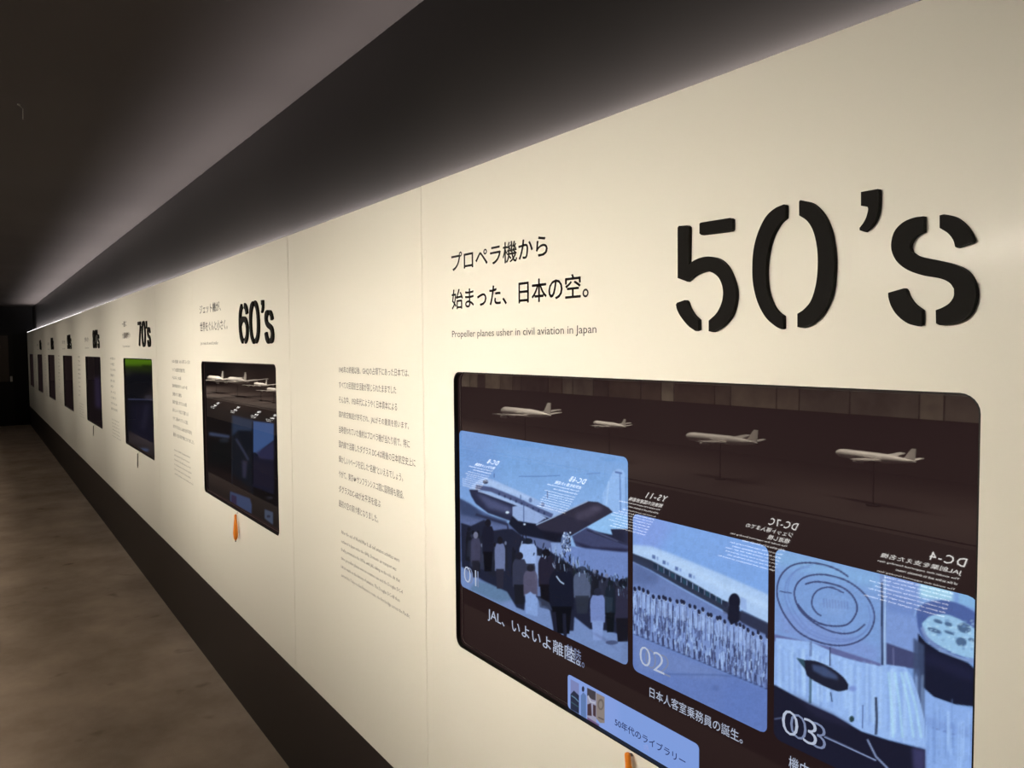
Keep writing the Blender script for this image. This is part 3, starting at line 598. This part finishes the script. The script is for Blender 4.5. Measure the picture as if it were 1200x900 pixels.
# --- library button
B = Raster(655, 780, 835, 1000, 4.0, (124, 154, 218)); B.org(650, 770, 6.6667)
B.poly([(90, 100), (500, 300), (500, 700), (90, 500)], (134, 158, 222), .6, 3)
B.poly([(124, 172), (190, 208), (190, 444), (124, 408)], (120, 130, 180), 1, .1); B.poly([(124, 290), (150, 262), (190, 300), (190, 444), (124, 408)], (34, 40, 60), .95, .2)
B.line([(130, 300), (160, 320), (188, 350)], (110, 150, 180), 7, .9, .2); B.line([(128, 350), (186, 390)], (70, 110, 120), 6, .8, .2)
B.poly([(204, 300), (224, 275), (246, 300), (246, 480), (204, 455)], (92, 120, 170), 1, .2); B.ell(222, 250, 10, 22, (40, 44, 66), 1, .15)
B.poly([(254, 238), (325, 275), (325, 530), (254, 492)], (150, 150, 176), 1, .1); B.poly([(254, 240), (320, 272), (320, 340), (290, 330), (254, 300)], (54, 50, 56), .9, .2); B.poly([(256, 370), (284, 360), (290, 460), (256, 455)], (60, 40, 44), .9, .2)
B.poly([(300, 370), (322, 380), (322, 470), (300, 455)], (60, 40, 44), .9, .2); B.line([(262, 300), (280, 350), (318, 360)], (190, 196, 210), 8, .9, .2)
B.poly([(325, 280), (390, 312), (390, 515), (355, 515), (325, 480)], (134, 124, 120), 1, .15); B.ell(360, 370, 24, 44, (92, 84, 84), .8, .3); B.ell(360, 372, 15, 30, (140, 132, 128), .8, .3); B.line([(340, 470), (384, 490)], (80, 70, 70), 10, .8, .2)
B.poly([(256, 470), (345, 525), (350, 545), (256, 495)], (96, 70, 110), .8, .3)

# --- second screen (dim, seen at a low angle)
R2 = Raster(232, 415, 332, 636, 4.0, (22, 18, 20)); R2.org(240, 480, 6.4333)
R2.poly([(20, -300), (560, -300), (560, 60), (20, -40)], (28, 18, 18), 1, 2); R2.poly([(205, 40), (365, 80), (365, 640), (205, 560)], (26, 29, 38), 1, .5)
R2.poly([(205, 40), (365, 80), (362, 160), (250, 160), (205, 200)], (48, 60, 84), 1, 1.2); R2.poly([(250, 160), (350, 170), (350, 300), (300, 310)], (20, 24, 34), 1, 1)
R2.line([(235, 220), (290, 310), (330, 380)], (80, 84, 116), 16, .6, .8); R2.poly([(280, 380), (320, 390), (310, 520), (285, 510)], (70, 66, 92), .7, 1.2)
R2.poly([(360, 90), (520, 105), (520, 640), (360, 580)], (30, 30, 48), 1, .6); R2.poly([(362, 85), (520, 105), (520, 230), (430, 300), (400, 350), (362, 320)], (70, 98, 152), 1, .6)
R2.poly([(380, 330), (440, 290), (520, 240), (520, 380), (420, 370)], (52, 52, 86), .9, 1); R2.line([(372, 325), (400, 350)], (20, 24, 34), 14, .9); R2.poly([(362, 380), (520, 420), (520, 600), (362, 560)], (36, 32, 48), .8, 1.2)
R2.poly([(32, 168), (190, 195), (185, 215), (32, 195)], (76, 88, 120), .9, 1); R2.ell(145, 235, 40, 20, (60, 70, 84), .6, 1.2); R2.poly([(40, 230), (200, 250), (200, 420), (40, 400)], (18, 20, 22), .8, 2)
R2.poly([(25, 420), (200, 480), (350, 600), (350, 700), (30, 560)], (36, 26, 26), .8, 2); R2.poly([(190, 615), (340, 670), (355, 720), (352, 800), (190, 700)], (58, 74, 112), 1, .6); R2.poly([(200, 640), (240, 655), (240, 720), (200, 700)], (46, 34, 66), .9, .4)
R2.poly([(450, 750), (515, 775), (515, 870), (450, 820)], (72, 84, 108), 1, .5); R2.ell(480, 805, 14, 10, (30, 36, 56), .9, .3); R2.ell(490, 665, 26, 8, (90, 90, 110), .5, 1)
R2.line([(205, 60), (205, 560)], (44, 48, 60), 8, .6); R2.line([(361, 90), (361, 560)], (12, 12, 18), 8, .8)
# --- third screen; its green top is a reflection painted into the picture
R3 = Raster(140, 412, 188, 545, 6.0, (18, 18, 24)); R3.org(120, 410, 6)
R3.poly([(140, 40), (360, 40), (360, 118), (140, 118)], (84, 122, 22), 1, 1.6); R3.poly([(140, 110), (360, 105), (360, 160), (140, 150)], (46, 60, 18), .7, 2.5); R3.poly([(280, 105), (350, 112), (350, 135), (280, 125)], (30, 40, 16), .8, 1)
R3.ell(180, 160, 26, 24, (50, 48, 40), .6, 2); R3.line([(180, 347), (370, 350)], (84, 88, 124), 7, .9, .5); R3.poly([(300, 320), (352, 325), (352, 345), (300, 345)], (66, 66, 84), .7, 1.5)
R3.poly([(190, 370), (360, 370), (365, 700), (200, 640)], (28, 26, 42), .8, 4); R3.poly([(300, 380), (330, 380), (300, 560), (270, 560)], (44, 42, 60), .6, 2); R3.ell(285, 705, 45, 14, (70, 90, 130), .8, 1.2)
# --- the far screens
R4 = Raster(60, 405, 130, 510, 5.0, (24, 18, 20)); R4.org(0, 330, 4.2857)
R4.poly([(475, 480), (500, 480), (510, 640), (480, 630)], (48, 40, 66), .8, 2)

ORG_Y = 0.0
ordinal = ['nearest, largest wall screen with three bright blue archive photographs', 'second wall screen from the camera, dim with a blue picture at its right', 'third wall screen from the camera, dark with a painted green reflection at its top', 'fourth wall screen from the camera, nearly black', 'fifth wall screen from the camera, narrow and dark', 'sixth wall screen from the camera, small and dark', 'seventh wall screen from the camera, small dark sliver', 'farthest wall screen, a thin dark sliver beside the wall end']
def xs_(px, py): return at(px, py, YD).x
def zs_(px, py): return at(px, py, YD).z
for k in range(8):
    dx = -k*PITCHX; a, b = SX+dx, SX+dx+SW; ox, oz = (a+b)/2, SZ0
    t = thing('wall_screen', (ox, 0, oz), ordinal[k], 'screen', 'screens set into the white wall')
    # reveal ring
    ho = rrect(a+.0003, b-.0003, SZ0+.0003, SZ1-.0003, RAD); hi = rrect(a+.0022, b-.0022, SZ0+.0022, SZ1-.0022, RAD-.002); n = len(ho)
    V = []; 
    for q, yy in ((ho, 0.0002), (hi, 0.0002), (hi, YD+.004), (ho, YD+.004)): V += [(p[0]-ox, yy, p[1]-oz) for p in q]
    F = []
    for r_ in range(3):
        for i in range(n):
            j = (i+1) % n; F.append((r_*n+i, r_*n+j, (r_+1)*n+j, (r_+1)*n+i))
    meshobj('bezel', V, F, M['bezel'], t)
    dp = rrect(a+.001, b-.001, SZ0+.001, SZ1-.001, RAD-.001); bm = extrude_outline([[(p[0]-ox, p[1]-oz) for p in dp]], YD+.006, YD)
    disp = bmobj('display', bm, M['display'] if k < 2 else M['display_off'], t)
    # thin frame line of the panel just inside the opening
    fr_o = rrect(a+.012, b-.006, SZ0+.009, SZ1-.004, .018); fr_i = rrect(a+.0136, b-.0066, SZ0+.0102, SZ1-.0046, .017)
    V = [(p[0]-ox, YD-.0004, p[1]-oz) for p in fr_o]+[(p[0]-ox, YD-.0004, p[1]-oz) for p in fr_i]; n2_ = len(fr_o)
    meshobj('display_edge', V, [(i, (i+1) % n2_, n2_+(i+1) % n2_, n2_+i) for i in range(n2_)], M['edge'], disp)
    O = (ox, 0, oz)
    if k == 0:
        P1 = (xs_(539.5, 600), xs_(736, 640), zs_(640, 734.5), zs_(640, 520.5))
        P2 = (xs_(742, 680), xs_(900, 740), zs_(820.5, 822.8), zs_(821, 620.7))
        P3 = (xs_(908, 740), b-.0032, zs_(820.5, 822.8), zs_(821, 620.7))
        picture('picture', P1, R, disp, 0, org=O, label='blue archive photograph of a propeller airliner behind a waiting crowd')
        picture('picture', P2, R, disp, 0, org=O, label='blue archive photograph of uniformed attendants lined up beside an aircraft')
        picture('picture', P3, R, disp, 0, org=O, label='blue archive photograph of a menu card with a dish and a pot')
        LB = (xs_(665.7, 810), xs_(819.5, 890), zs_(665.7, 829), zs_(665.7, 789.5))
        picture('library_button', LB, B, disp, 0, org=O, rad=.008, step=.001, y=YD-.0008, label='light blue on-screen button with three small pictures')
        def st(name, mat, s, pl, pr, top, bot, bold=0.0, y=YD-.0011, sh=0.0):
            A = ([], []); fit_text(A, s, xs_(pl, top[1])-ox+sh, xs_(pr, bot[1])-ox+sh, zs_(*bot)-oz, zs_(*top)-oz, y, bold, 3)
            meshobj(name, *A, M[mat], disp)
        st('caption_text', 'screen_text', 'JAL、いよいよ離陸。', 572, 680, (575, 712), (573, 727.5), .004); st('caption_ghost', 'screen_text_reflection', '離陸。', 664, 685, (657, 750.5), (657, 769), .0, YD-.0009)
        st('caption_text', 'screen_text', '日本人客室乗務員の誕生。', 761.7, 871, (762, 804.5), (762, 816.5))
        st('caption_text', 'screen_text', '機内食の誕生。', 925, 1010, (925, 884.5), (925, 902))
        for s, x0, x1, t_, b_, g in (('01', 544, 558.5, (546, 663), (546, 681.5), .010), ('02', 750, 779, (751, 755.5), (751, 778), .014), ('03', 917, 958, (919, 829.5), (919, 858), .014)):
            st('number_text', 'screen_text', s, x0, x1, t_, b_, -.014); st('number_ghost', 'screen_text_reflection', s, x0, x1, t_, b_, -.018, YD-.0009, g)  # ghosts: reflection of the lettering in the glass, drawn as dimmer text
        st('button_text', 'screen_text_dark', '50年代のライブラリー', 721, 804, (722, 841), (722, 850.5), .014)
    else:
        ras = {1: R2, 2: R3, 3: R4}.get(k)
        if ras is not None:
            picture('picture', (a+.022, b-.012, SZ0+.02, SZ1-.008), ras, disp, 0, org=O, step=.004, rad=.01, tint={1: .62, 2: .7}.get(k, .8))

# ------------------------------------------------------------------ orange touch pens on cords
def lathe(bm, prof, p0, axis, seg=16):
    axis = Vector(axis).normalized(); s = axis.orthogonal().normalized(); c = axis.cross(s); rings = []
    for d, r in prof:
        rings.append([bm.verts.new(Vector(p0)+axis*d+(s*math.cos(2*math.pi*i/seg)+c*math.sin(2*math.pi*i/seg))*r) for i in range(seg)])
    for a_, b_ in zip(rings, rings[1:]):
        for i in range(seg): bm.faces.new((a_[i], a_[(i+1) % seg], b_[(i+1) % seg], b_[i]))
    bm.faces.new(rings[0][::-1]); bm.faces.new(rings[-1])
def tube(bm, pts, r, seg=8):
    rings = []; pts = [Vector(p) for p in pts]
    for i, p in enumerate(pts):
        d = (pts[min(i+1, len(pts)-1)]-pts[max(i-1, 0)]).normalized(); s = d.orthogonal().normalized(); c = d.cross(s)
        rings.append([bm.verts.new(p+(s*math.cos(2*math.pi*j/seg)+c*math.sin(2*math.pi*j/seg))*r) for j in range(seg)])
    for a_, b_ in zip(rings, rings[1:]):
        for j in range(seg): bm.faces.new((a_[j], a_[(j+1) % seg], b_[(j+1) % seg], b_[j]))
    bm.faces.new(rings[0][::-1]); bm.faces.new(rings[-1])
pen_x = at(735, 883, -.012).x; pen_z = at(735, 881.5, -.012).z
pen2 = at(279.5, 605, -.012).z
for k in range(4):
    dx = -k*PITCHX; pz = pen_z if k == 0 else pen2; cl = SZ0-.003-pz
    t = thing('touch_pen', (pen_x+dx, 0, pz), ['orange touch pen hanging below the nearest screen, cut by the frame edge', 'orange touch pen hanging below the second screen', 'small grey touch pen hanging below the third screen', 'tiny grey touch pen hanging below the fourth screen'][k], 'pen', 'touch pens hanging below the screens')
    ax = Vector((0.20, -0.05, -1)) if k == 0 else Vector((0.16, -0.06, -1))
    bm = bmesh.new(); lathe(bm, [(0, .002), (.001, .0042), (.004, .0055), (.02, .0058), (.05, .0085), (.085, .011), (.108, .0085), (.118, .002)] if k < 2 else [(0, .002), (.004, .004), (.09, .004), (.1, .002)], (0, -.012, 0), ax)
    bmobj('barrel', bm, M['orange'] if k < 2 else M['pen_grey'], t, True)
    bm = bmesh.new(); tube(bm, [(0, -.012, .0), (.0005, -.009, cl*.4), (0, -.005, cl*.8), (0, -.0008, cl)], .0009)
    bmobj('cord', bm, M['cord'], t, True)
    bm = bmesh.new(); lathe(bm, [(0, .0025), (.001, .0028), (.0025, .002)], (0, -.0002, cl-.003), (0, -1, 0), 12); bmobj('cord_button', bm, M['cord'], t, True)
    bm = bmesh.new(); lathe(bm, [(0, .003), (.004, .0026), (.007, .001)], Vector((0, -.012, 0))+ax.normalized()*(.117 if k < 2 else .099), ax, 10); bmobj('nib', bm, M['black'], t, True)

# ------------------------------------------------------------------ show case with model aircraft on the other side (seen mirrored in the screens)
CX0, CX1 = -19.6, 1.2
case = thing('display_case', (-9, -2.6, 0), 'long dark show case opposite the screens, mirrored in their glass', 'display case')
def cbox(name, x0, x1, y0, y1, z0, z1, mat, bevel=0.0):
    return boxobj(name, (x0+9, x1+9, y0+2.6, y1+2.6, z0, z1), mat, case, bevel)
cbox('plinth', CX0, CX1, YW+.01, -2.02, 0, .70, M['case_dark']); cbox('step', CX0, CX1, -2.03, -1.14, 0, .06, M['case_dark']); cbox('deck', CX0, CX1, YW+.02, -1.98, .90, .92, M['case_dark'])  # step is an added, unseen part that keeps the mirrored floor dark
cbox('canopy', CX0, CX1, YW+.01, -2.0, 2.02, 2.2, M['case_dark']); cbox('back_panel', CX0, CX1, YW+.002, YW+.03, .92, 2.02, M['case_dark'])
LY1, LZ1, LY0, LZ0 = 1.925, .915, 1.725, .70    # the sloping label rail (positive y = its mirror image)
V = [(CX0+9, -LY1+2.6, LZ1), (CX1+9, -LY1+2.6, LZ1), (CX1+9, -LY0+2.6, LZ0), (CX0+9, -LY0+2.6, LZ0), (CX0+9, -LY1+2.5, LZ1), (CX1+9, -LY1+2.5, LZ1), (CX1+9, -2.03+2.6, LZ0-.02), (CX0+9, -2.03+2.6, LZ0-.02)]
meshobj('label_rail', V, [(0, 1, 2, 3)[::-1], (0, 1, 5, 4), (2, 3, 7, 6)[::-1], (4, 5, 6, 7), (0, 4, 7, 3), (1, 2, 6, 5)], M['case_dark'], case)
def rail(x, z):                      # point on the rail face from its height (a hair in front)
    f = (z-LZ0)/(LZ1-LZ0); y = LY0+(LY1-LY0)*f-.002; return (x+9, -y+2.6, z+.001)
LABELS = [('DC-4', ['JAL創業を支えた名機'], 1132, 661, 1.0), ('DC-7C', ['ジェット導入までの', '橋渡し機'], 934, 622, 1.0), ('YS-11', ['戦後初の国産旅客機'], 781, 588, 1.0), ('DC-6B', ['太平洋を渡った名機'], 686, 566, 1.0), ('DC-8', ['初のジェット旅客機'], 584, 542, 1.0)]
body_en = ['The model that supported founding days', 'of the airline and its domestic routes', 'across the country after the war. Seats', 'were arranged in rows of four abreast and', 'the cabin was served by attendants with', 'light meals and newspapers on board for', 'the guests of the day and night flights', 'between the capital and the islands.']
def add_label(xr, title, subs, sc=1.0):
    # text runs towards -x in the mirror; seen from the corridor it reads normally, so it starts at the +x side here
    acc = ([], [])
    def row(s, z1, h, w, sp=1.0):
        fit_text(acc, s, 0, w*sc, z1-h*sc, z1, 0, .004, 2 if sc > .9 else 1, place=lambda a_, b_: rail(xr-a_, b_), spacing=sp)
        # facing the corridor: flip winding afterwards
    z = .886; row(title, z, .026, .14*(1 if len(title) > 4 else .9), 1.25); z -= .036
    for s in subs: row(s, z, .017, .027*len(s)); z -= .024
    for s, w in zip(body_en[:2], (.30, .22)): row(s, z, .007, w); z -= .014
    z -= .004
    if sc < .9: return meshobj('label_text', acc[0], acc[1], M['label_light'], case)
    for s in body_en: 
        if z < .708: break
        row(s, z, .0055, rnd.uniform(.24, .30)); z -= .0115
    o = meshobj('label_text', acc[0], acc[1], M['label_light'], case); return o
for title, subs, px, py, sc in LABELS: add_label(at(px, py, 1.905).x, title, subs, sc)
others = [('747', ['空の女王']), ('DC-10', ['三発の大型機']), ('727', ['国内線の主役']), ('CV-880', ['短命の高速機']), ('767', ['双発の中型機']), ('MD-11', ['最後の三発機'])]
xs60 = [at(px, py, 1.905).x for px, py in ((256, 472), (280, 479), (305, 486), (324, 492))]
for i, x in enumerate(sorted(xs60+[-5.9, -7.0], reverse=True)): add_label(x, others[i % 6][0], others[i % 6][1], .8)
# graphic band on the back panel: pictures of varied pale browns
band_cols = [(215, 200, 178), (180, 165, 146), (130, 116, 104), (240, 228, 206), (150, 132, 114), (196, 186, 170), (110, 96, 88)]
x = CX1-.4; i = 0; rr = random.Random(11)
while x > -9.5:
    w = rr.uniform(.12, .42); c = rr.choice(band_cols); o = cbox('photo_board', x-w, x-.01, YW+.031, YW+.045, 1.245, 1.62, material('printed board', tuple(srgb(c)), .6, noise=(6, tuple(srgb(c)*.6), 3, .35, .65)))
    x -= w; i += 1
def airplane(cx, y, z, L, yawdeg, label, group):
    t = thing('model_airplane', (cx, y, z-.0), label, 'model airplane', group); t.rotation_euler = (0, 0, math.radians(yawdeg))
    r = L*.052; bm = bmesh.new()
    lathe(bm, [(0, r*.1), (L*.02, r*.5), (L*.06, r*.85), (L*.12, r), (L*.65, r), (L*.82, r*.7), (L*.95, r*.3), (L, r*.1)], (-L/2, 0, 0), (1, 0, 0), 16); bmobj('fuselage', bm, M['aircraft'], t, True)
    def slab(name, pts, th, mat=M['aircraft'], vert=False):
        bm = bmesh.new(); A_ = []; B_ = []
        for p in pts:
            if vert: A_.append(bm.verts.new((p[0], -th/2, p[1]))); B_.append(bm.verts.new((p[0], th/2, p[1])))
            else: A_.append(bm.verts.new((p[0], p[1], p[2]-th/2))); B_.append(bm.verts.new((p[0], p[1], p[2]+th/2)))
        bm.faces.new(A_); bm.faces.new(B_[::-1])
        for q in range(len(A_)): bm.faces.new((A_[q-1], A_[q], B_[q], B_[q-1]))
        bmesh.ops.recalc_face_normals(bm, faces=bm.faces); bmobj(name, bm, mat, t)
    for s in (-1, 1):
        slab('wing', [(-.10*L, s*r*.6, -r*.5), (.02*L, s*.48*L, r*.3), (.09*L, s*.48*L, r*.3), (.12*L, s*r*.6, -r*.5)], L*.010)
        slab('tailplane', [(.38*L, s*r*.3, r*.2), (.45*L, s*.17*L, r*.5), (.49*L, s*.17*L, r*.5), (.48*L, s*r*.3, r*.2)], L*.007)
        for e_ in (.17, .31):
            bm = bmesh.new(); lathe(bm, [(0, r*.25), (L*.01, r*.36), (L*.09, r*.3), (L*.13, r*.12)], ((-.10+.25*e_)*L-.03*L, s*e_*L, -r*.55), (1, 0, 0), 10); bmobj('engine', bm, M['aircraft'], t, True)
    slab('tail_fin', [(.36*L, r*.5), (.45*L, .145*L), (.50*L, .145*L), (.49*L, r*.2)], L*.009, vert=True)
    bm = bmesh.new(); tube(bm, [(0, 0, -r*.9), (0, 0, -(z-.921))], .003); bmobj('stand_rod', bm, M['bezel'], t)
    bm = bmesh.new(); lathe(bm, [(0, .03), (.006, .03)], (0, 0, -(z-.921)), (0, 0, 1), 16); bmobj('stand_base', bm, M['bezel'], t)
GP = 'model airplanes in the show case'
wh = ['mirrored rightmost in the nearest screen', 'mirrored third from left in the nearest screen', 'mirrored second from left in the nearest screen', 'mirrored leftmost in the nearest screen']
for i, (pl, pr, py) in enumerate(((966, 1076, 536), (796, 886, 515), (688, 734, 498), (580, 645, 484))):
    A_, B_ = at(pl, py, 2.35), at(pr, py, 2.35); c = at((pl+pr)/2, py, 2.35)
    airplane(c.x, -2.35, c.z, (B_.x-A_.x)*.88, [3, -4, 4, 0][i], 'white model airliner on a stand, ' + wh[i], GP)
wh2 = ['mirrored leftmost in the second screen', 'mirrored second from left in the second screen', 'mirrored third from left in the second screen', 'mirrored rightmost in the second screen']
for i, (pl, pr, py) in enumerate(((241, 262, 444), (266, 287, 446), (297, 311, 451), (312, 326, 457))):
    A_, B_ = at(pl, py, 2.35), at(pr, py, 2.35); c = at((pl+pr)/2, py, 2.35)
    airplane(c.x, -2.35, c.z, min(.95, B_.x-A_.x), 0, 'white model airliner on a stand, ' + wh2[i], GP)
# lamp housings of the canopy
for x in CANOPY_X:
    boxobj('lamp_housing', (x-1.06+9, x+1.06+9, -1.999+2.6, -1.972+2.6, 1.95, 2.02), M['steel'], case)

# ------------------------------------------------------------------ small wire hook on the ceiling
p0 = at(22, 123, z=ZC-.004); hk = thing('ceiling_hook', (p0.x, p0.y, ZC), 'thin bent wire hook on the dark ceiling at far left', 'hook')
p1 = at(26.8, 127.5, x=p0.x); p2 = at(26.8, 140, x=p0.x); bm = bmesh.new()
tube(bm, [Vector(q)-Vector((p0.x, p0.y, ZC)) for q in (p0, p1, p2)], .0022, 6); bmobj('wire', bm, M['cord'], hk)
bm = bmesh.new(); lathe(bm, [(0, .006), (.004, .006)], (0, 0, -.0045), (0, 0, 1), 10); bmobj('ceiling_plate', bm, M['cord'], hk)
